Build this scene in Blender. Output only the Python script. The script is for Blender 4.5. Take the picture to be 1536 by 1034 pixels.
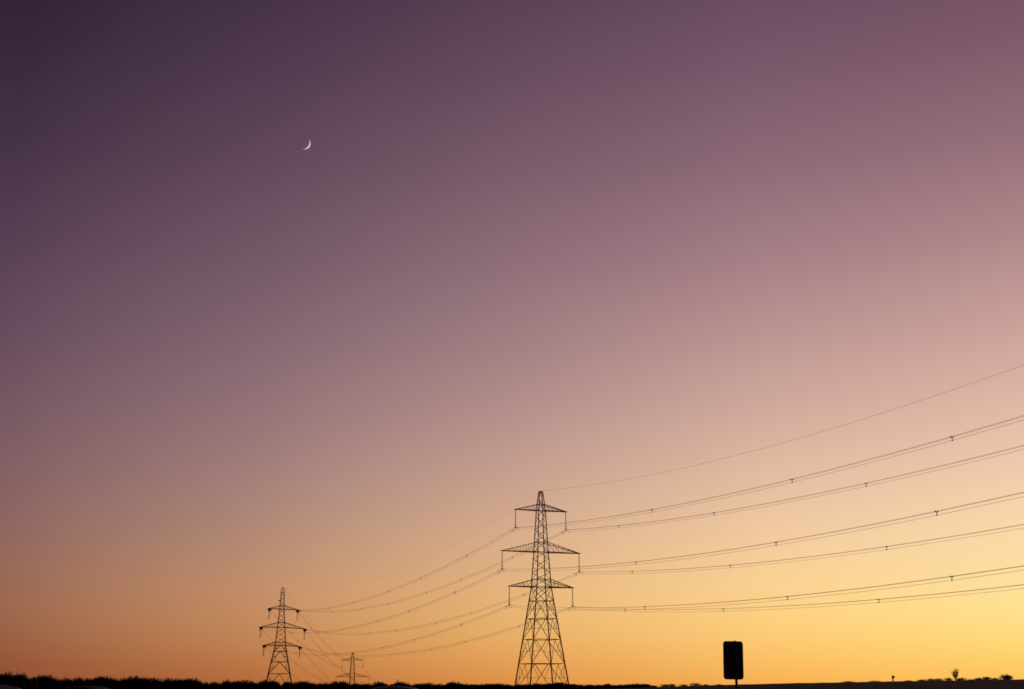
import bpy, math, random
from mathutils import Vector, Matrix
R = math.radians
for o in list(bpy.data.objects):
    bpy.data.objects.remove(o)
sc = bpy.context.scene
COL = sc.collection

# ------------------------------------------------------------------ camera
EYE = 1.45                       # height of the lens above the car park
FPX = 1980.0                     # focal length in pixels of a 1536 px wide frame
PITCH = math.atan((1031 - 517) / FPX)
cam = bpy.data.cameras.new('camera')
cam.sensor_width = 36.0
cam.lens = 36.0 * FPX / 1536.0
cam.clip_start = 0.1
cam.clip_end = 60000.0
cam_o = bpy.data.objects.new('camera', cam)
COL.objects.link(cam_o)
cam_o.location = (0, 0, EYE)
cam_o.rotation_euler = (R(90) + PITCH, 0, 0)
sc.camera = cam_o

# ------------------------------------------------------------------ light
SUN_AZ, SUN_EL = 31.25, -4.0     # the sun has set, off to the right
sun_dir = Vector((math.sin(R(SUN_AZ)) * math.cos(R(SUN_EL)), math.cos(R(SUN_AZ)) * math.cos(R(SUN_EL)), math.sin(R(SUN_EL))))
sl = bpy.data.lights.new('sun', 'SUN')
sl.energy = 5.0
sl.angle = R(0.5)
sl.color = (1.0, 0.93, 0.90)
sun = bpy.data.objects.new('sun', sl)
COL.objects.link(sun)
sun.rotation_euler = (-sun_dir).to_track_quat('-Z', 'Y').to_euler()

def s2l(c):
    c = max(c, 0) / 255.0
    return c / 12.92 if c <= 0.04045 else ((c + 0.055) / 1.055) ** 2.4

world = bpy.data.worlds.new('World')
sc.world = world
world.use_nodes = True
nt = world.node_tree
nt.nodes.clear()
N, LK = nt.nodes.new, nt.links.new
def mth(op, a, b=None, clamp=False):
    n = N('ShaderNodeMath'); n.operation = op; n.use_clamp = clamp
    for i, v in enumerate((a, b)):
        if v is None: continue
        if isinstance(v, (int, float)): n.inputs[i].default_value = v
        else: LK(v, n.inputs[i])
    return n.outputs[0]
tc = N('ShaderNodeTexCoord')
sep = N('ShaderNodeSeparateXYZ')
LK(tc.outputs['Generated'], sep.inputs[0])
X, Y, Z = sep.outputs
elev = mth('MULTIPLY', mth('ARCSINE', Z), 180 / math.pi)
hor = mth('MAXIMUM', mth('SQRT', mth('ADD', mth('MULTIPLY', X, X), mth('MULTIPLY', Y, Y))), 1e-4)
dotp = mth('DIVIDE', mth('ADD', mth('MULTIPLY', X, math.sin(R(SUN_AZ))), mth('MULTIPLY', Y, math.cos(R(SUN_AZ)))), hor)
dotp = mth('MINIMUM', mth('MAXIMUM', dotp, -1.0), 1.0)
off = mth('MULTIPLY', mth('ARCCOSINE', dotp), 180 / math.pi)     # degrees away from where the sun went down
fac = mth('DIVIDE', mth('ADD', elev, 2.0), 92.0, True)
ELS = [-1.0, 0.0, .4, .8, 1.3, 2, 3, 4, 5.5, 7, 9, 11.5, 14.5, 18, 22, 26, 30]
# twilight profile (display colours) at growing distance from the sunset point
PROF = [
 (9.25, [(260,184,66),(257,195,87),(256,201,95),(255,207,103),(255,214,112),(255,222,125),(255,227,142),(254,226,155),(252,221,166),(247,214,171),(237,201,171),(222,183,164),(201,161,152),(175,136,137),(148,112,121),(127,92,107),(109,77,96)]),
 (20.25, [(246,160,57),(248,176,79),(250,183,88),(251,189,96),(252,196,105),(253,204,117),(253,210,131),(251,210,143),(245,206,154),(237,199,160),(225,187,160),(208,170,155),(188,150,145),(164,128,133),(141,107,119),(122,90,107),(105,75,96)]),
 (31.25, [(218,128,47),(223,144,68),(225,151,75),(227,157,82),(230,165,91),(232,174,101),(232,180,114),(229,181,124),(221,177,134),(211,170,139),(197,159,141),(180,145,138),(161,129,130),(143,111,120),(124,94,107),(106,78,95),(90,65,85)]),
 (42.25, [(178,93,37),(180,106,55),(182,111,62),(185,117,69),(189,125,76),(194,133,85),(196,140,96),(193,142,104),(183,140,113),(173,135,118),(161,127,121),(148,116,119),(133,103,113),(116,89,103),(99,74,91),(83,61,80),(68,49,69)]),
 (53.25, [(142,64,26),(140,73,41),(141,76,47),(142,80,52),(145,85,58),(148,92,66),(150,98,75),(148,100,83),(142,100,90),(135,97,95),(125,92,97),(114,84,96),(100,74,91),(85,63,81),(69,50,69),(54,39,57),(42,29,47)]),
]
# the far side of the sky: the same profile, dimmer and bluer
PROF.append((130.0, [(max(8, r * .66), max(8, g * .62), max(12, b * .80)) for r, g, b in PROF[-1][1]]))
ZEN = (34, 27, 44)
outs = []
for off_deg, cols in PROF:
    ramp = N('ShaderNodeValToRGB')
    ramp.color_ramp.interpolation = 'LINEAR'
    LK(fac, ramp.inputs[0])
    els = list(ELS); cs = list(cols)
    for e, w in ((38, .38), (50, .72), (90, 1.0)):
        els.append(e); cs.append(tuple(a * (1 - w) + z * w for a, z in zip(cols[-1], ZEN)))
    cr = ramp.color_ramp.elements
    while len(cr) < len(els): cr.new(0.5)
    for el_, e, c in zip(cr, els, cs):
        el_.position = (e + 2.0) / 92.0
    for el_, e, c in zip(cr, els, cs):
        dim = 1.0 if e < 20 else .99 if e < 25 else .98 if e < 29 else .96
        v = [s2l(k * dim - o_) for k, o_ in zip(c, (.3, 1.6, .2))]
        el_.color = (v[0], v[1], v[2], 1)
    outs.append((off_deg, ramp.outputs[0]))
cur = outs[0][1]
for (a0, _), (a1, c1) in zip(outs[:-1], outs[1:]):
    t = mth('DIVIDE', mth('SUBTRACT', off, a0), a1 - a0, True)
    mx = N('ShaderNodeMix'); mx.data_type = 'RGBA'
    LK(t, mx.inputs[0]); LK(cur, mx.inputs[6]); LK(c1, mx.inputs[7])
    cur = mx.outputs[2]
sky = N('ShaderNodeTexSky')
sky.sky_type = 'NISHITA'
sky.sun_disc = False
sky.sun_elevation = R(SUN_EL)
sky.sun_rotation = R(SUN_AZ)
sky.dust_density = 2.0
bg = N('ShaderNodeBackground'); bg.inputs[1].default_value = 1.0
LK(cur, bg.inputs[0])
bg2 = N('ShaderNodeBackground'); bg2.inputs[1].default_value = 0.05
LK(sky.outputs[0], bg2.inputs[0])
add = N('ShaderNodeAddShader')
LK(bg.outputs[0], add.inputs[0]); LK(bg2.outputs[0], add.inputs[1])
wo = N('ShaderNodeOutputWorld')
LK(add.outputs[0], wo.inputs[0])

sc.cycles.use_denoising = False      # thin wires and twigs are left as sampled
sc.cycles.use_adaptive_sampling = False
sc.cycles.pixel_filter_type = 'BLACKMAN_HARRIS'
sc.cycles.filter_width = 1.7
vs = sc.view_settings
vs.view_transform = 'Standard'
vs.look = 'None'
vs.exposure = 0.0
vs.gamma = 1.0
vs.use_curve_mapping = False

# ------------------------------------------------------------------ helpers
def lerp(a, b, t): return a + (b - a) * t
def interp(x, pts):
    if x <= pts[0][0]: return pts[0][1]
    for (x0, y0), (x1, y1) in zip(pts[:-1], pts[1:]):
        if x <= x1: return lerp(y0, y1, (x - x0) / (x1 - x0))
    return pts[-1][1]
def px(x, y, Yd):
    """world point seen at pixel (x, y) of the 1536 wide frame, Yd metres ahead"""
    a, b = (x - 768) / FPX, (517 - y) / FPX
    d = Vector((a, math.cos(PITCH) - b * math.sin(PITCH), math.sin(PITCH) + b * math.cos(PITCH)))
    d *= Yd / d.y
    return d + Vector((0, 0, EYE))

def material(name, col, rough=.8, metal=0.0, var=.25, scale=4.0, bump=0.0, spec=.3, coat=0.0):
    m = bpy.data.materials.new(name); m.use_nodes = True
    t = m.node_tree; b = t.nodes['Principled BSDF']
    b.inputs['Roughness'].default_value = rough
    b.inputs['Metallic'].default_value = metal
    b.inputs['Specular IOR Level'].default_value = spec
    b.inputs['Coat Weight'].default_value = coat
    co = t.nodes.new('ShaderNodeTexCoord')
    nz = t.nodes.new('ShaderNodeTexNoise'); nz.inputs['Scale'].default_value = scale; nz.inputs['Detail'].default_value = 6
    t.links.new(co.outputs['Object'], nz.inputs['Vector'])
    rp = t.nodes.new('ShaderNodeValToRGB')
    rp.color_ramp.elements[0].position = .3; rp.color_ramp.elements[1].position = .7
    rp.color_ramp.elements[0].color = (*[c * (1 - var) for c in col], 1)
    rp.color_ramp.elements[1].color = (*[min(1, c * (1 + var)) for c in col], 1)
    t.links.new(nz.outputs[0], rp.inputs[0]); t.links.new(rp.outputs[0], b.inputs['Base Color'])
    if bump:
        bp = t.nodes.new('ShaderNodeBump'); bp.inputs['Strength'].default_value = bump; bp.inputs['Distance'].default_value = .1
        t.links.new(nz.outputs[0], bp.inputs['Height']); t.links.new(bp.outputs[0], b.inputs['Normal'])
    return m
M = {
 'field': material('field_soil', (.036, .017, .023), .95, var=.35, scale=.35, bump=.5, spec=.1),
 'asphalt': material('asphalt', (.05, .05, .052), .85, var=.25, scale=9, bump=.3),
 'steel': material('weathered_red_brown_steel', (.42, .115, .085), .85, 0, var=.3, scale=3),
 'wire': material('weathered_conductor', (.38, .13, .085), .8, 0, var=.15, scale=2),
 'porcelain': material('brown_porcelain', (.075, .04, .03), .35, 0, var=.15, scale=6, spec=.5),
 'spacer': material('spacer_casting', (.26, .085, .06), .8, 0, var=.15, scale=6),
 'bark': material('bark', (.05, .036, .03), .95, var=.3, scale=6, bump=.4, spec=.1),
 'twig': material('bare_twigs', (.045, .03, .026), .95, var=.35, scale=2, spec=.05),
 'leaf': material('dark_evergreen', (.04, .05, .028), .9, var=.35, scale=2, spec=.1),
 'moon': material('moon_dust', (.97, .93, .94), 1.0, var=.03, scale=.02, spec=0),
 'sign_back': material('sign_back_grey', (.045, .045, .048), .6, .2, var=.15, scale=5),
 'post': material('painted_post', (.04, .04, .042), .55, .2, var=.15, scale=8),
 'sign_face': material('sign_face_white', (.5, .5, .48), .5, 0, var=.05, scale=5),
 'tyre': material('tyre_rubber', (.02, .02, .02), .85, var=.2, scale=12),
 'rim': material('alloy_rim', (.45, .45, .46), .3, .9, var=.05, scale=4),
 'glass': material('tinted_glass', (.012, .014, .016), .05, 0, var=.02, scale=2, spec=.6),
 'lamp_red': material('red_lamp_lens', (.25, .01, .01), .15, 0, var=.05, scale=5, spec=.5),
 'lamp_clear': material('clear_lamp_lens', (.5, .5, .5), .1, 0, var=.05, scale=5, spec=.5),
 'trim': material('black_plastic', (.02, .02, .022), .6, 0, var=.1, scale=5),
 'plate': material('number_plate_blank', (.5, .42, .1), .5, 0, var=.03, scale=5),
 'stone': material('concrete_footing', (.25, .24, .22), .9, 0, var=.2, scale=4, bump=.3),
}
PAINT = [material('car_paint_slate', (.035, .03, .035), .5, .0, var=.03, scale=3, spec=.2),
         material('car_paint_dark_blue', (.015, .015, .03), .6, .0, var=.03, scale=3, spec=.15),
         material('car_paint_grey', (.02, .018, .025), .6, .0, var=.03, scale=3, spec=.15)]

def obj(name, data, parent=None):
    o = bpy.data.objects.new(name, data)
    COL.objects.link(o)
    if parent: o.parent = parent
    return o
def mesh(name, verts, faces, m, smooth=False):
    me = bpy.data.meshes.new(name)
    me.from_pydata([tuple(v) for v in verts], [], faces)
    me.materials.append(M[m] if isinstance(m, str) else m)
    if smooth:
        me.polygons.foreach_set('use_smooth', [True] * len(me.polygons))
    me.update()
    return me
def tag(o, label=None, cat=None, group=None, kind=None):
    if label: o['label'] = label
    if cat: o['category'] = cat
    if group: o['group'] = group
    if kind: o['kind'] = kind
    return o
def empty(name, loc, rz=0.0):
    o = obj(name, None); o.location = loc; o.rotation_euler = (0, 0, rz)
    o.empty_display_size = .2
    return o
def copy_tree(o, parent=None):
    c = o.copy(); COL.objects.link(c)
    if parent: c.parent = parent
    for ch in list(o.children): copy_tree(ch, c)
    return c

class MB:
    def __init__(s): s.v, s.f = [], []
    def beam(s, a, b, w, w2=None, n=4):
        a, b = Vector(a), Vector(b); w2 = w if w2 is None else w2
        d = (b - a)
        if d.length < 1e-6: return s
        q = d.to_track_quat('Z', 'Y'); k = len(s.v)
        for p, r in ((a, w), (b, w2)):
            for i in range(n):
                t = 2 * math.pi * (i + .5) / n
                rr = r * (.7071 if n == 4 else .5)
                s.v.append(p + q @ Vector((math.cos(t) * rr, math.sin(t) * rr, 0)))
        for i in range(n):
            j = (i + 1) % n; s.f.append((k + i, k + j, k + n + j, k + n + i))
        s.f.append(tuple(k + n - 1 - i for i in range(n))); s.f.append(tuple(k + n + i for i in range(n)))
        return s
    def box(s, lo, hi):
        k = len(s.v)
        for z in (lo[2], hi[2]):
            for x, y in ((lo[0], lo[1]), (hi[0], lo[1]), (hi[0], hi[1]), (lo[0], hi[1])): s.v.append(Vector((x, y, z)))
        s.f += [tuple(k + i for i in q) for q in ((3, 2, 1, 0), (4, 5, 6, 7), (0, 1, 5, 4), (1, 2, 6, 5), (2, 3, 7, 6), (3, 0, 4, 7))]
        return s
    def lathe(s, prof, n=10, c=(0, 0, 0), axis='Z'):
        k = len(s.v)
        for r, z in prof:
            for i in range(n):
                t = 2 * math.pi * i / n
                p = (r * math.cos(t), r * math.sin(t), z)
                if axis == 'X': p = (p[2], p[0], p[1])
                if axis == 'Y': p = (p[0], p[2], p[1])
                s.v.append(Vector(p) + Vector(c))
        for a in range(len(prof) - 1):
            for i in range(n):
                j = (i + 1) % n
                s.f.append((k + a * n + i, k + a * n + j, k + a * n + n + j, k + a * n + n + i))
        s.f.append(tuple(k + n - 1 - i for i in range(n)))
        e = k + (len(prof) - 1) * n
        s.f.append(tuple(e + i for i in range(n)))
        return s
    def tube(s, pts, r, n=3):
        k = len(s.v)
        for i, p in enumerate(pts):
            d = (pts[min(i + 1, len(pts) - 1)] - pts[max(i - 1, 0)]).normalized()
            u = d.cross(Vector((0, 0, 1))).normalized(); w = u.cross(d)
            for j in range(n):
                t = 2 * math.pi * j / n
                s.v.append(p + u * (math.cos(t) * r) + w * (math.sin(t) * r))
        for i in range(len(pts) - 1):
            for j in range(n):
                q = (j + 1) % n
                s.f.append((k + i * n + j, k + i * n + q, k + i * n + n + q, k + i * n + n + j))
        return s
    def mesh(s, name, m, smooth=False): return mesh(name, s.v, s.f, m, smooth)
    def build(s, name, m, parent=None, smooth=False): return obj(name, s.mesh(name, m, smooth), parent)

# ------------------------------------------------------------------ terrain
CREST = [(-400, -2.6), (-160, -2.2), (-80, -1.9), (-39, -1.7), (0, -1.0), (28, -.12), (48.6, .56), (80, 1.12), (112, 1.58), (200, 2.3), (500, 2.8)]
BACK = [(290, 0), (339, -1.2), (654, -3.0), (760, -10), (885, -28.1), (1115, -43.8), (1500, -46), (3500, -30), (9000, -4), (22000, 4)]
def smooth(t): t = min(max(t, 0), 1); return t * t * (3 - 2 * t)
def wob(x, y):
    return .05 * math.sin(x * .31 + 1.3) * math.sin(y * .27) + .035 * math.sin(x * .83 + .4 * y) + .02 * math.sin(1.9 * x + .7)
def ground(x, y):
    """ground height (world z)"""
    c = interp(x * 290.0 / max(y, 120), CREST)
    if y <= 290:
        z = lerp(-EYE, c, smooth((y - 62) / 228.0)) if y > 62 else -EYE
        z += wob(x, y) * smooth((y - 62) / 60.0)
    else:
        b = interp(y, BACK)
        t = smooth((y - 290) / 45.0)
        side = smooth((abs(x) - 60) / 200.0) * smooth((420 - y) / 120.0)
        z = lerp(c, b, max(t - side * .3, 0)) + wob(x, y) * (1 - t)
    return z + EYE

xs = sorted(set([-16000, -9000, -5000, -3000, -1800, -1100, -700, -450, -330, -260] + list(range(-220, 241, 4)) + [260, 300, 360, 450, 700, 1100, 1800, 3000, 5000, 9000, 16000]))
ys = sorted(set([-4000, -1500, -600, -250, -100, -40, 0, 20, 40, 60, 62] + list(range(66, 286, 5)) + [286, 287, 288, 289, 290, 291, 292, 294, 297, 300, 304, 308, 314, 320, 327, 334, 345, 360, 380, 410, 450, 500, 560, 620, 654, 690, 730, 770, 820, 885, 950, 1020, 1115, 1250, 1500, 2000, 2700, 3500, 5000, 7000, 9000, 13000, 18000, 22000]))
gv = [(x, y, ground(x, y)) for y in ys for x in xs]
nx = len(xs)
gf = [(j * nx + i, j * nx + i + 1, (j + 1) * nx + i + 1, (j + 1) * nx + i) for j in range(len(ys) - 1) for i in range(nx - 1)]
g = obj('ground', mesh('ground', gv, gf, 'field', True)); g['kind'] = 'structure'
cp = obj('car_park', mesh('car_park', [(-40, -12, .004), (22, -12, .004), (22, 58, .004), (-40, 58, .004)], [(0, 1, 2, 3)], 'asphalt')); cp['kind'] = 'structure'

# ------------------------------------------------------------------ pylons
def unit_angle():
    """a length of steel angle, 1 m long, flanges 1 m wide (scaled per member)"""
    t = .2
    prof = [(-.5, -.5), (.5, -.5), (.5, -.5 + t), (-.5 + t, -.5 + t), (-.5 + t, .5), (-.5, .5)]
    v = [(x, y, z) for z in (0, 1) for x, y in prof]
    f = [(i, (i + 1) % 6, 6 + (i + 1) % 6, 6 + i) for i in range(6)] + [(3, 2, 1, 0), (5, 4, 3, 0), (6, 7, 8, 9), (6, 9, 10, 11)]
    return mesh('steel_angle', v, f, 'steel')
ANGLE = unit_angle()
def member(name, a, b, w, parent):
    a, b = Vector(a), Vector(b); d = b - a
    o = obj(name, ANGLE, parent)
    o.matrix_local = Matrix.Translation(a) @ d.to_track_quat('Z', 'Y').to_matrix().to_4x4() @ Matrix.Diagonal((w, w, d.length, 1))
    return o

def insulator_mesh(length, name='insulator_string', n=20):
    m = MB(); prof = [(.05, 0), (.05, -.25)]
    for i in range(n):
        z = -.25 - (length - .55) * i / n; s = (length - .55) / n
        prof += [(.06, z), (.15, z - s * .35), (.14, z - s * .5), (.06, z - s * .62)]
    prof += [(.05, -length + .3), (.05, -length)]
    return m.lathe(prof, 8).mesh(name, 'porcelain', True)
INS_MESH = insulator_mesh(4.3)
PILOT_MESH = insulator_mesh(3.6, 'pilot_insulator', 16)
YOKE = MB()
YOKE.v = [Vector(p) for y in (-.03, .03) for p in ((-.32, y, -.30), (.32, y, -.30), (.34, y, -.22), (.08, y, .04), (-.08, y, .04), (-.34, y, -.22))]
YOKE.f = [(0, 1, 2, 3, 4, 5), (11, 10, 9, 8, 7, 6)] + [(i, 6 + i, 6 + (i + 1) % 6, (i + 1) % 6) for i in range(6)]
YOKE.beam((0, 0, -.28), (0, 0, -.75), .07)
YOKE = YOKE.mesh('yoke_plate', 'steel')
HORN = MB()
for sgn in (-1, 1):
    pts = [Vector((0, 0, 0)), Vector((0, .35 * sgn, .0)), Vector((0, .6 * sgn, .12)), Vector((0, .72 * sgn, .42)), Vector((0, .68 * sgn, .7))]
    for a, b in zip(pts[:-1], pts[1:]): HORN.beam(a, b, .05)
HORN = HORN.mesh('arcing_horn', 'steel')

def pylon(loc, rz, H, prof, xpan, kpan, arms, wid, fine=True, lace_k=1.0):
    """lattice tower. prof: (depth below top, half width); xpan: (z0, z1, n) X braced; kpan: depth levels braced with inverted V"""
    root = empty('transmission_pylon', loc, rz)
    hw = lambda d: interp(d, prof)
    P = lambda d, sx, sy: Vector((sx * hw(d), sy * hw(d), H - d))
    lw, bw, hwid = wid
    corners = ((-1, -1), (1, -1), (1, 1), (-1, 1))
    for sx, sy in corners:
        m = MB()
        lv = [d for d, _ in prof]
        for a, b in zip(lv[:-1], lv[1:]):
            m.beam(P(a, sx, sy), P(b, sx, sy), lw * (.62 + .38 * a / H), lw * (.62 + .38 * b / H))
        leg = m.build('leg', 'steel', root)
        f = MB(); c = P(H, sx, sy)
        f.lathe([(.7, -1.2), (.55, .1), (.5, .35)], 8, c); f.build('footing', 'stone', leg)
    lat = MB()
    def mem(name, a, b, w):
        if fine: member(name, a, b, w, root)
        else: lat.beam(a, b, w * .8)
    faces = [(corners[i], corners[(i + 1) % 4]) for i in range(4)]
    for d0, d1, n in xpan:
        for k in range(n):
            a, b = lerp(d0, d1, k / n), lerp(d0, d1, (k + 1) / n)
            for c0, c1 in faces:
                if k % 2 == 0 or b - a > 3: mem('brace', P(a, *c0), P(b, *c1), bw)
                if k % 2 == 1 or b - a > 3: mem('brace', P(a, *c1), P(b, *c0), bw)
    for a, b in zip(kpan[:-1], kpan[1:]):
        for c0, c1 in faces:
            top0, top1 = P(a, *c0), P(a, *c1); mid = (top0 + top1) / 2
            b0, b1 = P(b, *c0), P(b, *c1)
            mem('horizontal_strut', top0, top1, hwid)
            mem('brace', mid, b0, bw); mem('brace', mid, b1, bw)
            c = (a + b) / 2
            for cc, bb in ((c0, b0), (c1, b1)):
                q = lerp(mid, bb, .5); lp = P(c, *cc)
                mem('secondary_brace', lp, q, bw * .75)
                mem('secondary_brace', P(a, *cc), q, bw * .7)
                if b - a > 5.5:
                    mem('secondary_brace', lp, lerp(mid, bb, .75), bw * .6)
    for d in sorted(set([p[0] for p in xpan] + [xpan[-1][1]])):
        for c0, c1 in faces: mem('horizontal_strut', P(d, *c0), P(d, *c1), hwid * .8)
    if not fine: lat.build('lattice', 'steel', root)
    cap = MB(); t = prof[0][1]
    cap.box((-t - .04, -t - .04, H), (t + .04, t + .04, H + .12)); cap.beam((0, 0, H), (0, 0, H + .25), .14)
    cap.build('peak_cap', 'steel', root)
    tips = {}
    for key, half, d_low, d_up, drop in arms:
        s = -1 if key.endswith('L') else 1
        arm = empty('crossarm', (0, 0, 0)); arm.parent = root
        tipz = H - d_low - drop; tx = s * half
        tip = Vector((tx, 0, tipz)); tips[key] = tip
        lows, ups = [], []
        for sy in (-1, 1):
            lo, up = P(d_low, s, sy), P(d_up, s, sy)
            te = tip + Vector((0, sy * .22, 0))
            member('bottom_chord', lo, te, bw * 1.5, arm); member('top_chord', up, te + Vector((0, 0, .05)), bw * 1.25, arm)
            lows.append((lo, te)); ups.append((up, te))
        lace = MB(); n = 6 if half > 8 else 5; lk = bw * lace_k
        for k in range(n):
            t0, t1 = k / n, (k + 1) / n
            A0, A1 = lows[0][0].lerp(lows[0][1], t0), lows[0][0].lerp(lows[0][1], t1)
            B0, B1 = lows[1][0].lerp(lows[1][1], t0), lows[1][0].lerp(lows[1][1], t1)
            lace.beam(A0, B1, lk * .5); lace.beam(B0, A1, lk * .5); lace.beam(A0, B0, lk * .5)
            for (l, u) in zip(lows, ups):
                p0 = l[0].lerp(l[1], t0); u1 = u[0].lerp(u[1], t1); p1 = l[0].lerp(l[1], t1)
                if k < n - 1: lace.beam(p1, u1, lk * .45)
                if k < n - 1: lace.beam(u[0].lerp(u[1], t0), p1, lk * .45)
        lace.build('lacing', 'steel', arm)
        MB().box((tx - .28, -.34, tipz - .12), (tx + .28, .34, tipz + .1)).build('tip_plate', 'steel', arm)
    return root, tips

INS = 4.85
def hang(root, tips):
    for k, tip in tips.items():
        i = obj('insulator_string', INS_MESH, root); i.location = tip + Vector((0, 0, -.1))
        y = obj('yoke_plate', YOKE, i); y.location = (0, 0, -4.3)
        h = obj('arcing_horn', HORN, i); h.location = (0, 0, -4.25)

H1 = 50.0
PROF1 = [(0, .42), (4.85, .91), (15.4, 1.42), (24.2, 1.93), (50.0, 5.34)]
ARMS1 = [('TL', 6.95, 4.85, 3.25, 0), ('TR', 6.95, 4.85, 3.25, 0), ('ML', 10.58, 15.42, 12.95, 0), ('MR', 10.58, 15.42, 12.95, 0), ('LL', 8.64, 24.2, 22.3, 0), ('LR', 8.64, 24.2, 22.3, 0)]
XP1 = [(0, 3.25, 2), (3.25, 4.85, 1), (4.85, 12.95, 5), (12.95, 15.42, 1), (15.42, 22.3, 4), (22.3, 24.2, 1), (24.2, 27.7, 1)]
KP1 = [27.7, 32.1, 37.2, 43.1, 50.0]
PSI = R(21)
T1 = Vector((7.392, 339.0, ground(7.392, 339)))
z_top1 = 48.75 + EYE
def flat_base(v, top): return Vector((v.x, v.y, top - H1))
p1, tips1 = pylon(Vector((7.392, 339, z_top1 - H1)), PSI, H1, PROF1, XP1, KP1, ARMS1, (.26, .12, .15))
hang(p1, tips1)
GP = 'transmission pylons along the line'
tag(p1, 'tallest steel lattice pylon right of centre, long insulators hanging straight from its crossarms', 'pylon', GP)

p3, tips3 = pylon(Vector((-103.93, 885, 21.9 + EYE - H1)), R(-2), H1, PROF1, XP1, KP1, ARMS1, (.26, .15, .16), fine=False)
hang(p3, tips3)
tag(p3, 'small distant lattice pylon with only its upper half above the trees', 'pylon', GP)
p4 = copy_tree(p3)
p4.location = (-93.6, 1115, 6.0 + EYE - H1)
tag(p4, 'farthest pylon, just its peak poking above the trees right of the small distant pylon', 'pylon', GP)

# the angle tower, where the line turns
H2 = 50.0
z_top2 = 46.97 + EYE
RZ2 = R(9.7)
PROF2 = [(0, .30), (2.2, .78), (10.25, 1.05), (27.45, 2.5), (50.0, 7.0)]
ARMS2 = [('TL', 6.15, 10.2, 8.5, -.25), ('TR', 7.45, 10.2, 8.5, .3), ('ML', 9.8, 18.9, 16.6, -.1), ('MR', 11.2, 18.9, 16.6, .65), ('LL', 7.9, 27.45, 25.9, -.05), ('LR', 9.2, 27.45, 25.9, .55)]
XP2 = [(2.2, 8.5, 3), (8.5, 10.2, 1), (10.2, 16.6, 3), (16.6, 18.9, 1), (18.9, 25.9, 3), (25.9, 27.45, 1)]
KP2 = [27.45, 30.3, 35.15, 40.75, 50.0]
T2 = Vector((-111.93, 654, z_top2 - H2))
p2, tips2 = pylon(T2, RZ2, H2, PROF2, XP2, KP2, ARMS2, (.40, .2, .26), lace_k=.55)
tag(p2, 'left lattice pylon where the wires turn, short dark wedges under its crossarm tips', 'pylon', GP)
bxm = MB(); bxm.box((-1.75, -.3, H2 - 6.5), (-1.0, .3, H2 - 5.9)); bxm.beam((-1.0, 0, H2 - 6.2), (-.6, 0, H2 - 6.2), .15)
bxm.build('bracket_box', 'steel', p2)

# ------------------------------------------------------------------ wires
def w1(k): return p1.matrix_basis @ (tips1[k] + Vector((0, 0, -INS)))
def w2(k): return p2.matrix_basis @ tips2[k]
def w3(k): return p3.matrix_basis @ (tips3[k] + Vector((0, 0, -INS)))
def w4(k): return p4.matrix_basis @ (tips3[k] + Vector((0, 0, -INS)))
SPC = MB()
for a, (x, z) in enumerate(((-.22, .19), (.22, .19), (0, -.32))):
    SPC.beam((0, 0, .02), (x, 0, z), .07, .055)
    SPC.box((x - .06, -.13, z - .06), (x + .06, .13, z + .06))
SPC = SPC.mesh('spacer', 'spacer')
WR = .020
DAMP = MB()
DAMP.beam((0, -.22, -.09), (0, .22, -.09), .03); DAMP.beam((0, 0, 0), (0, 0, -.1), .05)
for sgn in (-1, 1): DAMP.beam((0, sgn * .14, -.1), (0, sgn * .27, -.1), .085, .07)
DAMP = DAMP.mesh('damper', 'spacer')
OFFS = ((-.22, .19), (.22, .19), (0, -.32))
def span(label, curve, n, spacers, side, bundle=True, r=WR, grp=None, start=0.0, end=1.0, damp=()):
    """one phase of one span: three wires (or one earth wire), curve(t) for t in 0..1"""
    a = curve(start)
    root = empty('power_line' if bundle else 'earth_wire', a)
    offs = OFFS if bundle else ((0, 0),)
    for ox, oz in offs:
        pts = []
        for i in range(n + 1):
            t = lerp(start, end, i / n)
            k = 1.0
            pts.append(curve(t) - a + side * (ox * k) + Vector((0, 0, oz * k)))
        MB().tube(pts, r, 4).build('wire', 'wire', root)
    ang = math.atan2(side.y, side.x)
    for t in spacers:
        s = obj('spacer', SPC, root)
        s.location = curve(t) - a
        s.rotation_euler = (0, 0, ang)
    for t in damp:
        for ox, oz in offs:
            s = obj('damper', DAMP, root)
            s.location = curve(t) - a + side * ox + Vector((0, 0, oz)); s.rotation_euler = (0, 0, ang)
    return tag(root, label, 'power line' if bundle else 'earth wire', grp)
Lv = Vector((-math.sin(PSI), math.cos(PSI), 0)); Av = Vector((math.cos(PSI), math.sin(PSI), 0))
POS = {'TL': 'topmost', 'TR': 'second from the top', 'ML': 'third from the top', 'MR': 'fourth from the top', 'LL': 'fifth from the top', 'LR': 'lowest'}
NEAR = {'TL': (-.0838, .000298, (76.1, 127.2, 167.5)), 'TR': (-.0845, .000301, (31.5, 76.6, 128.2)), 'ML': (-.0829, .000295, (75.6, 127.1, 167.5)),
        'MR': (-.0832, .000298, (30.8, 76., 127.7)), 'LL': (-.0816, .000293, (75.1, 126.6, 167.1)), 'LR': (-.0819, .000289, (30.4, 75.9, 127.2))}
GN = 'wire bundles from the tallest pylon to the right edge'
for k, (a, b, sp) in NEAR.items():
    o = w1(k); S = 283.0
    cv = lambda t, o=o, a=a, b=b: o - Lv * (t * S) + Vector((0, 0, a * t * S + b * (t * S) ** 2))
    span('%s of six wire bundles from the tallest pylon to the right edge' % POS[k], cv, 90, [s / S for s in sp] + [205 / S, 243 / S], Av, grp=GN, damp=(1.6 / S,))
o = p1.matrix_basis @ Vector((0, 0, H1 + .3))
S = 283.0
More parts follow.
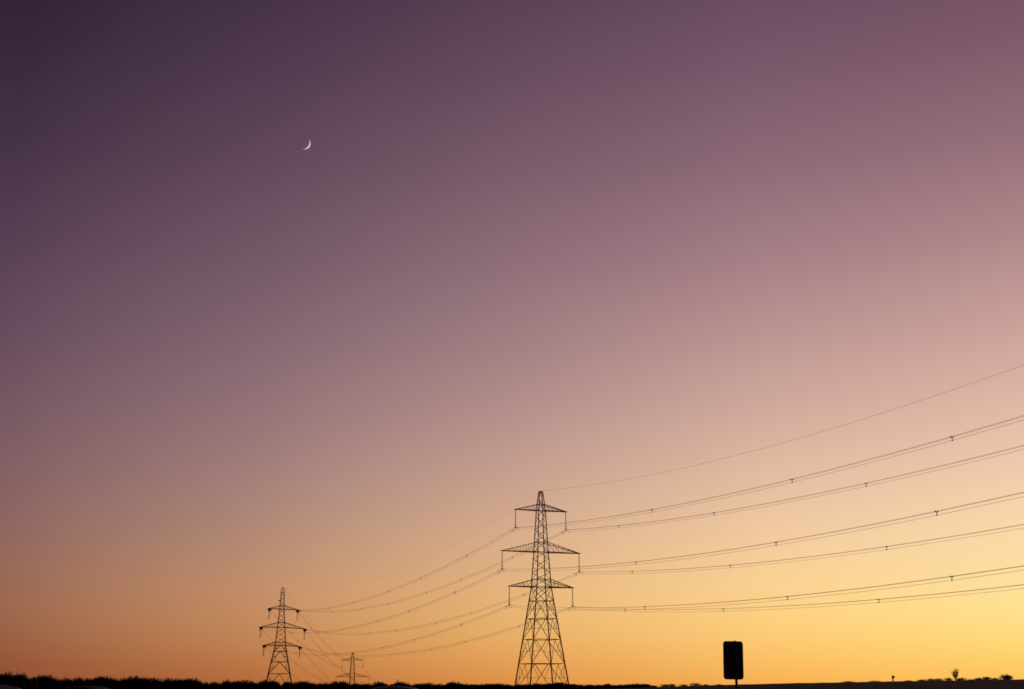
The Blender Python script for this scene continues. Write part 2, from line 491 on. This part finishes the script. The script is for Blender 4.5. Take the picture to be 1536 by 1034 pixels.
span('thin single wire rising from the peak of the tallest pylon to the right edge', lambda t: o - Lv * (t * S) + Vector((0, 0, -.1045 * t * S + .00039 * (t * S) ** 2)), 90, [], Av, False, .018)

FAR = {'TL': (7.95, (38.6, 83, 120.3, 169.5, 208.6, 262)), 'TR': (7.67, (39.1, 84.6, 121.7, 171.2, 209.7, 261.5)), 'ML': (7.89, (37.5, 83.2, 119.9, 170.2, 209.3, 262)),
       'MR': (7.58, (39.1, 84.9, 121.3, 171.1, 210.2, 262.3)), 'LL': (7.75, (37.5, 83.4, 119.8, 170.5, 209.8, 262)), 'LR': (7.75, (38, 84.5, 121, 171, 210.4, 262))}
GF = 'wire bundles between the tallest and the left pylon'
def parabola(a, b, sag): return lambda t: a.lerp(b, t) + Vector((0, 0, -4 * sag * t * (1 - t)))
TS = 4.2
jump = {}
for k, (sag, sp) in FAR.items():
    a, b = w1(k), w2(k)
    L = (b - a).length
    cv = parabola(a, b, sag)
    side = (b - a).cross(Vector((0, 0, 1))).normalized()
    nm = {'T': 'upper', 'M': 'middle', 'L': 'lower'}[k[0]]
    span('wires sagging from the tallest pylon\'s %s %s insulator to the left pylon' % (nm, 'left' if k[1] == 'L' else 'right'), cv, 70, [s / L for s in sp], side, grp=GF, end=1 - TS / L, damp=(1.6 / L, 2.6 / L))
    jump[k] = [cv(1 - TS / L)]
a, b = o.copy(), p2.matrix_basis @ Vector((0, 0, H2 + .3))
span('faint single wire sagging from the tallest pylon\'s peak to the left pylon\'s peak', parabola(a, b, 9.6), 70, [], Av, False, .014)

GT = 'wire bundles between the left and the small distant pylon'
for k in FAR:
    a, b = w2(k), w3(k)
    L = (b - a).length; cv = parabola(a, b, 5.0)
    side = (b - a).cross(Vector((0, 0, 1))).normalized()
    nm = {'T': 'upper', 'M': 'middle', 'L': 'lower'}[k[0]]
    span('wires dropping from the left pylon\'s %s %s arm tip to the small distant pylon' % (nm, 'left' if k[1] == 'L' else 'right'), cv, 40, [.17, .34, .52, .7, .86], side, grp=GT, start=TS / L, r=.027)
    jump[k].append(cv(TS / L))
b3 = p3.matrix_basis @ Vector((0, 0, H1 + .3))
span('faint single wire dropping from the left pylon\'s peak to the small distant pylon\'s peak', parabola(p2.matrix_basis @ Vector((0, 0, H2 + .3)), b3, 4.5), 40, [], Av, False, .02)
GX = 'wire bundles beyond the small distant pylon'
for k in FAR:
    a, b = w3(k), w4(k)
    nm = {'T': 'upper', 'M': 'middle', 'L': 'lower'}[k[0]]
    span('wires falling behind the trees from the small distant pylon\'s %s %s arm' % (nm, 'left' if k[1] == 'L' else 'right'), parabola(a, b, 6), 30, [.3, .6, .85], Vector((1, 0, 0)), grp=GX, r=.027)
b4 = p4.matrix_basis @ Vector((0, 0, H1 + .3))
span('faint single wire from the small distant pylon\'s peak to the farthest pylon\'s peak', parabola(b3, b4, 5), 30, [], Av, False, .02)

# tension strings, jumper loops and pilot insulators of the angle tower
inv2 = p2.matrix_basis.inverted()
for k, tip in tips2.items():
    base = tip + Vector((0, 0, -.1))
    for e in jump[k]:
        le = inv2 @ e; d = le - base
        for s in (-.3, .3):
            i = obj('tension_insulator', PILOT_MESH, p2)
            ax = d.to_track_quat('-Z', 'Y')
            i.matrix_local = Matrix.Translation(base + Vector((s, 0, 0))) @ ax.to_matrix().to_4x4() @ Matrix.Diagonal((1.5, 1.5, d.length / 3.6, 1))
    w = MB()
    w.v = [base + Vector(q) for y in (-.5, .5) for q in ((-.8, y, .15), (.8, y, .15), (.2, y, -1.6), (-.2, y, -1.6))]
    w.f = [(0, 1, 2, 3), (7, 6, 5, 4), (0, 4, 5, 1), (1, 5, 6, 2), (2, 6, 7, 3), (3, 7, 4, 0)]
    w.build('hanger_bracket', 'steel', p2)
    i = obj('pilot_insulator', PILOT_MESH, p2); i.location = base + Vector((0, 0, -1.6)); i.scale = (1.25, 1.25, 1)
    lo = base + Vector((0, 0, -5.2)); A0, A1 = [inv2 @ e for e in jump[k]]
    for ox in (-.25, .25):
        pts = []
        for t in range(13):
            u = t / 12
            p = A0.lerp(A1, u); s_ = math.sin(math.pi * u) ** .8
            zz = lerp(p.z, lo.z, s_); pts.append(Vector((lerp(p.x, lo.x, s_) + ox, p.y, zz)))
        MB().tube(pts, .022, 4).build('jumper_wire', 'wire', p2)

# ------------------------------------------------------------------ moon
mv = px(456.7, 215.3, 1.0) - Vector((0, 0, EYE)); mv.normalize()
MD = 20000.0; MR = MD * math.tan(8.85 / FPX * .97)
ax = (sun_dir - mv * sun_dir.dot(mv)).normalized()        # towards the bright limb
hn = mv.cross(ax).normalized()                            # along the horns
moon_c = mv * MD + Vector((0, 0, EYE))
EL = math.acos(sun_dir.dot(mv))                           # elongation
v, f = [], []
NU, NV = 48, 12
for lay, rad in enumerate((1.0, .992)):
    for i in range(NU + 1):
        u = -math.pi / 2 + math.pi * i / NU
        for j in range(NV + 1):
            # from the terminator to a little past the limb
            a_ = lerp(math.pi / 2 - EL * .80, math.pi / 2 + .25, j / NV)
            nrm = hn * math.sin(u) + (ax * math.sin(a_) - mv * math.cos(a_)) * math.cos(u)
            v.append(nrm * (MR * rad))
W = NV + 1; Lr = (NU + 1) * W
for i in range(NU):
    for j in range(NV):
        q = (i * W + j, i * W + j + 1, (i + 1) * W + j + 1, (i + 1) * W + j)
        f.append(q[::-1]); f.append(tuple(Lr + k for k in q))
    for j in (0, NV):
        f.append((i * W + j, (i + 1) * W + j, Lr + (i + 1) * W + j, Lr + i * W + j))
moon = obj('crescent_moon', mesh('crescent_moon', v, f, 'moon', True)); moon.location = moon_c
tag(moon, 'thin pale crescent moon high in the purple sky', 'moon')

# ------------------------------------------------------------------ trees and shrubs
def bush_meshes(seed, upright, dens, stems=5, m='twig', low=False):
    """unit shrub: 1 m wide, 1 m tall; returns limb mesh and twig mesh"""
    rnd = random.Random(seed)
    lm = MB(); tips = []
    for s in range(stems):
        a = rnd.uniform(0, 2 * math.pi); lean = rnd.uniform(.05, .34) * (1.1 - upright)
        p = Vector((rnd.uniform(-.06, .06), rnd.uniform(-.06, .06), -.03)); th = .035
        d = Vector((math.cos(a) * lean, math.sin(a) * lean, 1)).normalized()
        top = rnd.uniform(.55, .85) * (.6 if low else 1)
        for k in range(5):
            q = p + d * (top / 5)
            lm.beam(p, q, th, th * .75, 4); th *= .75; p = q
            d = (d + Vector((math.cos(a) * .1 + rnd.uniform(-.2, .2), math.sin(a) * .1 + rnd.uniform(-.2, .2), 0))).normalized()
            if k > 0:
                for b in range(2):
                    ba = rnd.uniform(0, 2 * math.pi); e = p + Vector((math.cos(ba) * .2, math.sin(ba) * .2, rnd.uniform(.05, .2)))
                    lm.beam(p, e, th * .7, th * .35, 3); tips.append(e)
        tips.append(p)
    tv, tf = [], []
    lobes = [(rnd.uniform(-.22, .22), rnd.uniform(-.22, .22), rnd.uniform(.45, .68), rnd.uniform(.16, .26)) for _ in range(5)] + [(0, 0, .46, .42), (0, 0, .3, .46)]
    if low: lobes = [(rnd.uniform(-.2, .2), rnd.uniform(-.2, .2), rnd.uniform(.2, .45), rnd.uniform(.2, .3)) for _ in range(4)] + [(0, 0, .12, .46), (0, 0, .2, .44), (0, 0, .3, .4)]
    for k in range(dens):
        lx, ly, lz, lr = rnd.choice(lobes)
        n = Vector((rnd.gauss(0, 1), rnd.gauss(0, 1), rnd.gauss(0, 1))).normalized()
        rr = lr * rnd.random() ** .45
        p = Vector((lx, ly, lz)) + n * rr
        p.z = max(p.z, .02)
        d = (n * .7 + Vector((rnd.uniform(-.5, .5), rnd.uniform(-.5, .5), rnd.uniform(.1, 1.0)))).normalized()
        ln = rnd.uniform(.08, .2); w = rnd.uniform(.008, .02)
        sd = d.cross(Vector((rnd.uniform(-1, 1), rnd.uniform(-1, 1), .3))).normalized() * w
        c = len(tv)
        tv += [p - sd, p + sd, p + d * ln]; tf.append((c, c + 1, c + 2))
    for k in range(dens // 4):
        lx, ly, lz, lr = rnd.choice(lobes)
        a = rnd.uniform(0, 2 * math.pi); e_ = rnd.uniform(.1, 1.5)
        n = Vector((math.cos(a) * math.cos(e_), math.sin(a) * math.cos(e_), math.sin(e_)))
        p = Vector((lx, ly, lz)) + n * lr * .9
        d = (n + Vector((rnd.uniform(-.35, .35), rnd.uniform(-.35, .35), .5))).normalized()
        sd = d.orthogonal().normalized() * rnd.uniform(.003, .007)
        c = len(tv)
        tv += [p - sd, p + sd, p + d * rnd.uniform(.04, .12)]; tf.append((c, c + 1, c + 2))
    zs = sorted(q[2] for q in tv); mz = zs[int(len(zs) * .988)]
    tv = [Vector((q[0] / .95, q[1] / .95, q[2] / mz)) for q in tv]
    return lm.mesh('trunk', 'bark'), mesh('crown', tv, tf, m)
VAR = [bush_meshes(11 + i, .3 + .12 * (i % 4), (1500, 900, 1200, 700)[i % 4], 4 + i % 3) for i in range(10)]
rt = random.Random(5)
def shrub(name, var, loc, w, h, label, cat, grp=None, depth=None):
    r = empty(name, loc, rt.uniform(0, 6.28))
    lm, tm = VAR[var % len(VAR)]
    for nm, me in (('trunk', lm), ('crown', tm)):
        o = obj(nm, me, r); o.scale = (w, depth or w, h)
    return tag(r, label, cat, grp)
DOMES = [(-12,1010.5,30),(16,1008.8,27),(33,1011,22),(60,1013.2,25),(75,1012.8,22),(92,1016.3,18),(106,1018,14),(120,1014.8,13),(133,1016.8,10),(147,1016,26),(160,1014.4,28),(190,1017,20),(205,1015,36),(226,1016.6,28),(246,1018.6,13),(257,1016.4,14),(266,1018,10),(281,1016.8,24),(296,1020.4,18),(307,1022,10),(321,1022.3,12),(330,1023.3,11),(340,1020,15),(354,1021.8,16),(366,1019.8,24),(384,1022.4,20),(402,1019.8,22),(414,1021.5,13),(431,1022,13),(444,1021.4,20),(460,1021.6,20),(475,1023.8,16),(487,1024.3,14),(503,1021.8,15),(517,1021.2,22),(535,1024.8,20),(553,1025.4,22),(570,1021.8,17),(578,1025,8),(592,1025,13),(603,1022.4,18),(614,1026,12),(625,1025.4,14),(640,1023.8,22),(657,1025.6,10),(664,1025.2,9),(681,1022.6,22),(697,1025,20),(715,1026,20),(727,1024.8,16),(742,1025.2,20),(752,1024.4,14),(763,1026.4,13),(778,1026,16),(793,1025.6,18),(810,1024.4,22),(828,1024.6,20),(841,1022.8,18),(856,1025.2,15),(873,1026.2,14),(884,1026.4,12),(902,1026.4,16),(912,1025.4,13),(931,1026.6,16),(945,1025.8,14),(952,1024.6,11),(966,1025.4,16),(980,1027.6,12)]
ORD = ['first', 'second', 'third', 'fourth', 'fifth', 'sixth', 'seventh', 'eighth', 'ninth', 'tenth', 'eleventh', 'twelfth', 'thirteenth', 'fourteenth', 'fifteenth', 'sixteenth', 'seventeenth', 'eighteenth']
ANCH = [(-40, 'the left edge of the frame'), (420, 'the left pylon'), (529, 'the small distant pylon'), (811, 'the tallest pylon'), (1085, 'the rectangular sign')]
for i, (x, y, wpx) in enumerate(DOMES):
    Yd = 299 + rt.uniform(-4, 7)
    p = px(x, y + .6, Yd); gz = ground(p.x, p.y) - .1
    h = p.z - gz
    best = None
    for ax_, nm in ANCH:
        lo_, hi_ = min(ax_, x), max(ax_, x)
        n = sum(1 for q in DOMES if lo_ <= q[0] <= hi_) + (sum(1 for q in ((997,), (1008,), (1024,), (1043,), (1058,), (1078,)) if q[0] < hi_) if ax_ > 1000 else 0)
        if best is None or n < best[0]: best = (n, nm, 'right' if x > ax_ else 'left')
    what = 'round topped dark tree' if wpx >= 24 else 'dark bare tree' if y < 1020 else 'low dark bush' if wpx >= 15 else 'narrow dark bush'
    lab = '%s, %s in the hedgerow to the %s of %s' % (what, ORD[best[0] - 1], best[2], best[1])
    if best[1].startswith('the left edge'): lab = '%s, %s in the hedgerow from %s' % (what, ORD[best[0] - 1], best[1])
    shrub('hedgerow_tree' if 'tree' in what else 'hedgerow_bush', i * 3, (p.x, p.y, gz), wpx * rt.uniform(1.4, 1.75) * Yd / FPX, h, lab, 'tree' if 'tree' in what else 'bush', 'trees and bushes of the horizon hedgerow')
# low undergrowth that closes the hedge, too dense to count
GAPS = [(48, 1018), (178, 1022.5), (313, 1028), (423, 1029), (583, 1029), (651, 1030), (669, 1028), (866, 1029), (890, 1029), (921, 1029), (990, 1030)]
UNDER = sorted([(a, b + 4.2) for a, b, _ in DOMES] + GAPS)
tv, tf = [], []
for k in range(70000):
    x = rt.uniform(-25, 985); Yd = rt.uniform(296, 309)
    p = px(x, min(interp(x, UNDER), 1031) + rt.uniform(0, 1) ** 2 * 4 - 1.2 * rt.random() ** 3, Yd)
    gz = ground(p.x, p.y)
    b = Vector((p.x, p.y, lerp(gz, p.z, rt.random() ** .6)))
    d = Vector((rt.uniform(-.6, .6), rt.uniform(-.6, .6), rt.uniform(.4, 1))).normalized(); s = Vector((rt.uniform(-1, 1), rt.uniform(-1, 1), 0)).normalized() * (rt.uniform(.03, .08) if b.z > p.z - .45 else rt.uniform(.07, .17))
    c = len(tv); tv += [b - s, b + s, b + d * rt.uniform(.12, .45)]; tf.append((c, c + 1, c + 2))
u = obj('undergrowth', mesh('undergrowth', tv, tf, 'twig'))
tag(u, 'tangled dark undergrowth filling the hedge below the trees', 'undergrowth', kind='stuff')

# shrubs on the crest of the field at the right
VAR += [bush_meshes(41 + i, .2, 700, 7, low=True) for i in range(4)]
CR = [(997, 1026, 14, 'small bush on the field edge, left of the rectangular sign'), (1008, 1026, 12, 'small bush left of the rectangular sign, second of a pair'),
      (1024, 1026.2, 12, 'isolated low bush left of the rectangular sign'), (1043, 1024.6, 13, 'rounded dark bush nearest the rectangular sign on its left'), (1058, 1026.4, 9, 'tiny bush just left of the rectangular sign'),
      (1078, 1026, 10, 'low bush in front of the rectangular sign\'s lower left corner'),
      (1272, 1021.6, 16, 'low bush on the field crest left of the small round sign'), (1312, 1021, 14, 'low bush just left of the small round sign'),
      (1363, 1020.4, 12, 'tiny bush between the small round sign and the bare tree'), (1384, 1019.2, 13, 'low bush on the crest, well left of the bare tree'),
      (1397, 1017.6, 12, 'bush left of the bare tree, darker of two'), (1408, 1017.8, 11, 'bush left of the bare tree, nearer to it'),
      (1423.5, 1016.6, 9, 'round bush at the left foot of the bare tree'), (1438, 1017.4, 9, 'small bush at the right foot of the bare tree'), (1444, 1016.6, 9, 'bush right of the bare tree\'s foot'),
      (1457, 1018.4, 12, 'low bush right of the bare tree'), (1467, 1016.4, 11, 'pointed low bush right of the bare tree'), (1479, 1015.2, 13, 'fluffy bush midway between the bare tree and the big round bush'),
      (1491, 1016.6, 10, 'small bush at the left foot of the big round bush')]
for i, (x, y, wpx, lab) in enumerate(CR):
    Yd = 291.5
    p = px(x, y + .5, Yd); gz = ground(p.x, p.y) - .25
    shrub('crest_bush', 10 + i % 4, (p.x, p.y, gz), wpx * Yd / FPX * rt.uniform(1.3, 1.7), (p.z - gz) * rt.uniform(1.0, 1.12), lab, 'bush', 'bushes on the field crest')
p = px(1508, 1011.6, 294); gz = ground(p.x, p.y) - .1
VAR.append(bush_meshes(77, .1, 1200, 9, low=True))
shrub('round_bush', len(VAR) - 1, (p.x, p.y, gz), 22 * 294 / FPX, (p.z - gz) * .95, 'big round bush on the crest at the right edge', 'bush')

# the bare tree: forked limbs and open twigs
def bare_tree(seed, H, RW):
    """short trunk, limbs fanning up into an oval crown of fine twigs"""
    rnd = random.Random(seed); lm = MB(); tw = MB()
    lm.beam((0, 0, -.15), (0, 0, H * .16), H * .055, H * .045, 6)
    ends = []
    for k in range(17):
        a = k * 2.4 + rnd.uniform(-.3, .3); r = RW * rnd.uniform(.2, .95); top = Vector((math.cos(a) * r, math.sin(a) * r, H * rnd.uniform(.66, .97) - r * .25))
        p = Vector((0, 0, H * rnd.uniform(.08, .17))); th = H * .026
        for i in range(6):
            t = (i + 1) / 6
            q = Vector((top.x * t ** .8, top.y * t ** .8, lerp(H * .14, top.z, t))) + Vector((rnd.uniform(-1, 1), rnd.uniform(-1, 1), 0)) * H * .012
            lm.beam(p, q, th, th * .8, 4); p = q; th = max(th * .8, .02)
            if i > 0: ends.append(p.copy())
    for k in range(900):
        b = rnd.choice(ends)
        d = Vector((b.x * .5 / RW + rnd.uniform(-.6, .6), b.y * .5 / RW + rnd.uniform(-.6, .6), rnd.uniform(.2, 1))).normalized()
        c = b + Vector((rnd.uniform(-1, 1), rnd.uniform(-1, 1), rnd.uniform(-.5, .5))) * H * .05
        e = c + d * H * rnd.uniform(.05, .13)
        u = Vector((e.x / RW, e.y / RW, (e.z - H * .57) / (H * .44)))
        if u.length > 1.05: continue
        tw.beam(c, e, .024, .014, 3)
        if rnd.random() < .6: tw.beam(c.lerp(e, .5), c.lerp(e, .5) + Vector((rnd.uniform(-1, 1), rnd.uniform(-1, 1), .8)) * H * .04, .018, .012, 3)
    return lm, tw
p = px(1432, 1002.5, 293); gz = ground(p.x, p.y) - .1
tr = empty('bare_tree', (p.x, p.y, gz))
lm, tw = bare_tree(4, p.z - gz, 8.4 * 293 / FPX)
lm.build('trunk', 'bark', tr); tw.build('crown', 'twig', tr)
tag(tr, 'bare leafless tree with forked limbs standing alone on the crest at the right', 'tree')

# ------------------------------------------------------------------ signs
def rounded_plate(w, h, r, t, seg=6):
    out = []
    for cx, cz, a0 in ((w / 2 - r, h / 2 - r, 0), (-w / 2 + r, h / 2 - r, 90), (-w / 2 + r, -h / 2 + r, 180), (w / 2 - r, -h / 2 + r, 270)):
        for i in range(seg + 1):
            a = R(a0 + 90 * i / seg); out.append((cx + r * math.cos(a), cz + r * math.sin(a)))
    n = len(out); e = t * .25
    v = []
    for y, s in ((-t / 2, -e), (-t / 2 + e, 0), (t / 2 - e, 0), (t / 2, -e)):
        v += [(x + (s if x > 0 else -s), y, z + (s if z > 0 else -s)) for x, z in out]
    f = [tuple(range(n)), tuple(3 * n + n - 1 - i for i in range(n))]
    for k in range(3):
        f += [(k * n + i, (k + 1) * n + i, (k + 1) * n + (i + 1) % n, k * n + (i + 1) % n) for i in range(n)]
    return v, f
SY = 27.0
c0 = px(1100.6, 990.6, SY)
kpx = SY / FPX * .985
sign = empty('sign_post', (c0.x + 2.6 * kpx, SY, .004))
sw, sh = 29.6 * kpx, 55.5 * kpx
v, f = rounded_plate(sw, sh, .058, .03)
pl = obj('sign_panel', mesh('sign_panel', v, f, 'sign_back'), sign)
pl.location = (-2.6 * kpx, 0.055, c0.z - .004)
pl.rotation_euler = (0, R(1.2), 0)
v, f = rounded_plate(sw - .03, sh - .03, .035, .004)
fc = obj('sign_face', mesh('sign_face', v, f, 'sign_face'), pl); fc.location = (0, .0175, 0)
for dz in (-.2, .2):
    MB().box((-.13, -.0305, dz - .022), (.13, -.0155, dz + .022)).build('rail', 'post', pl)
ps = MB().lathe([(.0255, -.3), (.0255, c0.z + sh / 2 - .004), (.018, c0.z + sh / 2 + .004)], 14); ps.build('post', 'post', sign, True)
for dz in (-.2, .2):
    MB().lathe([(.034, -.02), (.034, .02)], 12, (0, 0, c0.z + dz)).build('clip', 'post', sign)
tag(sign, 'tall dark rounded rectangular sign on a thin post, right of the tallest pylon', 'sign')

p = px(1339, 1013.4, 288); gz = ground(p.x, p.y)
rs = empty('round_sign', (p.x, p.y, gz))
hh = p.z - gz
MB().lathe([(.09, -.4), (.085, hh - .1)], 10).build('post', 'post', rs, True)
MB().lathe([(.30, -.03), (.33, -.02), (.33, .02), (.30, .03)], 20, (.06, -.08, hh - .33), 'Y').build('disc', 'sign_back', rs)
MB().box((-.14, -.06, .05), (.1, .09, hh * .45)).build('base_box', 'post', rs)
tag(rs, 'tiny round sign on a short post alone on the field crest', 'sign')

# ------------------------------------------------------------------ parked cars
def loft(stations, m, name, parent, ring):
    v, f = [], []
    for st in stations: v += ring(st)
    n = len(v) // len(stations)
    for a in range(len(stations) - 1):
        for i in range(n):
            j = (i + 1) % n; f.append((a * n + i, a * n + j, (a + 1) * n + j, (a + 1) * n + i))
    f.append(tuple(n - 1 - i for i in range(n))); e = (len(stations) - 1) * n; f.append(tuple(e + i for i in range(n)))
    return obj(name, mesh(name, v, f, m, True), parent)
def car(loc, rz, roof, paint, label):
    root = empty('parked_car', loc, rz)
    k = roof / 1.46
    def hull(st):
        y, hw, zb, zt = st
        pts = [(-hw * .86, zb), (-hw, zb + .14), (-hw, lerp(zb, zt, .55)), (-hw * .97, zt - .06), (-hw * .88, zt), (-hw * .45, zt + .025), (0, zt + .03)]
        pts += [(-x, z) for x, z in pts[-2::-1]]
        return [(x, y, z * k) for x, z in pts]
    body = loft([(-2.08, .62, .36, .78), (-2.02, .78, .28, .86), (-1.75, .84, .22, .90), (-1.0, .86, .2, .90), (0, .865, .2, .89), (.9, .86, .2, .88), (1.5, .84, .22, .83), (1.95, .76, .28, .72), (2.08, .58, .36, .62)], paint, 'body', root, hull)
    def cab(st):
        y, hb, hr, zt = st
        pts = [(-hb, .84), (-lerp(hb, hr, .55), lerp(.84, zt, .55)), (-hr - .02, zt - .13), (-hr + .03, zt - .075), (-hr * .80, zt - .038), (-hr * .4, zt - .008), (0, zt)]
        pts += [(-x, z) for x, z in pts[-2::-1]]
        return [(x, y, z * k) for x, z in pts]
    loft([(-1.98, .74, .68, .95), (-1.86, .77, .62, 1.26), (-1.78, .78, .60, 1.39), (-1.68, .785, .60, 1.436), (-1.5, .79, .605, 1.452), (-.9, .79, .615, 1.46), (-.1, .79, .615, 1.455), (.35, .78, .6, 1.42), (.75, .77, .62, 1.22), (1.15, .75, .68, .92)], paint, 'roof', root, cab)
    # glazing panes, set a few millimetres proud of the cabin
    def pane(q, par=root):
        n = (Vector(q[1]) - Vector(q[0])).cross(Vector(q[2]) - Vector(q[0])).normalized()
        v = [Vector(p) + n * .012 for p in q] + [Vector(p) - n * .01 for p in q]
        f = [(0, 1, 2, 3), (7, 6, 5, 4)] + [(i, 4 + i, 4 + (i + 1) % 4, (i + 1) % 4) for i in range(4)]
        return obj('window', mesh('window', v, f, 'glass'), par)
    pane([(-.56, -1.975, .98 * k), (.56, -1.975, .98 * k), (.5, -1.86, 1.24 * k), (-.5, -1.86, 1.24 * k)])
    pane([(.6, 1.1, .96 * k), (-.6, 1.1, .96 * k), (-.52, .72, 1.25 * k), (.52, .72, 1.25 * k)])
    for s in (-1, 1):
        for y0, y1, u0, u1 in ((-1.45, -.55, -1.3, -.55), (-.45, .85, -.45, .45)):
            q = [(s * .785, y0, .93 * k), (s * .785, y1, .93 * k), (s * .66, u1, 1.29 * k), (s * .66, u0, 1.29 * k)]
            pane(q if s > 0 else q[::-1])
        for y in (-1.3, 1.3):
            wv = obj('wheel', MB().lathe([(.2, -.09), (.29, -.1), (.315, -.07), (.315, .07), (.29, .1), (.2, .09)], 24, (0, 0, 0), 'X').mesh('tyre', 'tyre', True), root)
            wv.location = (s * .78, y, .315)
            MB().lathe([(.03, -.03), (.2, -.06), (.21, -.1), (.21, .1), (.2, .105), (.05, .1)], 20, (0, 0, 0), 'X').build('rim', 'rim', wv)
        MB().box((s * .68 - .12, -2.07, .66 * k), (s * .68 + .12, -1.98, .82 * k)).build('tail_lamp', 'lamp_red', root)
        MB().box((s * .60 - .14, 1.93, .56 * k), (s * .60 + .14, 2.04, .67 * k)).build('headlight', 'lamp_clear', root)
        MB().box((s * .93 - .08, .62, .93 * k), (s * .93 + .08, .78, 1.05 * k)).build('mirror', 'trim', root)
    MB().box((-.76, -2.13, .36 * k), (.76, -2.0, .54 * k)).build('rear_bumper', 'trim', root)
    MB().box((-.70, 2.0, .34 * k), (.70, 2.13, .5 * k)).build('front_bumper', 'trim', root)
    MB().box((-.26, -2.145, .58 * k), (.26, -2.125, .69 * k)).build('number_plate', 'plate', root)
    return tag(root, label, 'car', 'cars parked along the bottom edge')
for xpix, ypix, CY, pt, lab in ((590, 1029.4, 34.0, 0, 'curved car roof at the bottom edge below the small distant pylon'),
                                (128, 1029.3, 50.0, 2, 'dark car roof barely showing at the bottom edge near the left corner'),
                                (-40, 1025.8, 27.0, 1, 'dark car roof cut off by the bottom left corner')):
    q = px(xpix, ypix, CY)
    car((q.x, CY + .9, .004), R(rt.uniform(-2, 2)), q.z - .004, PAINT[pt], lab)
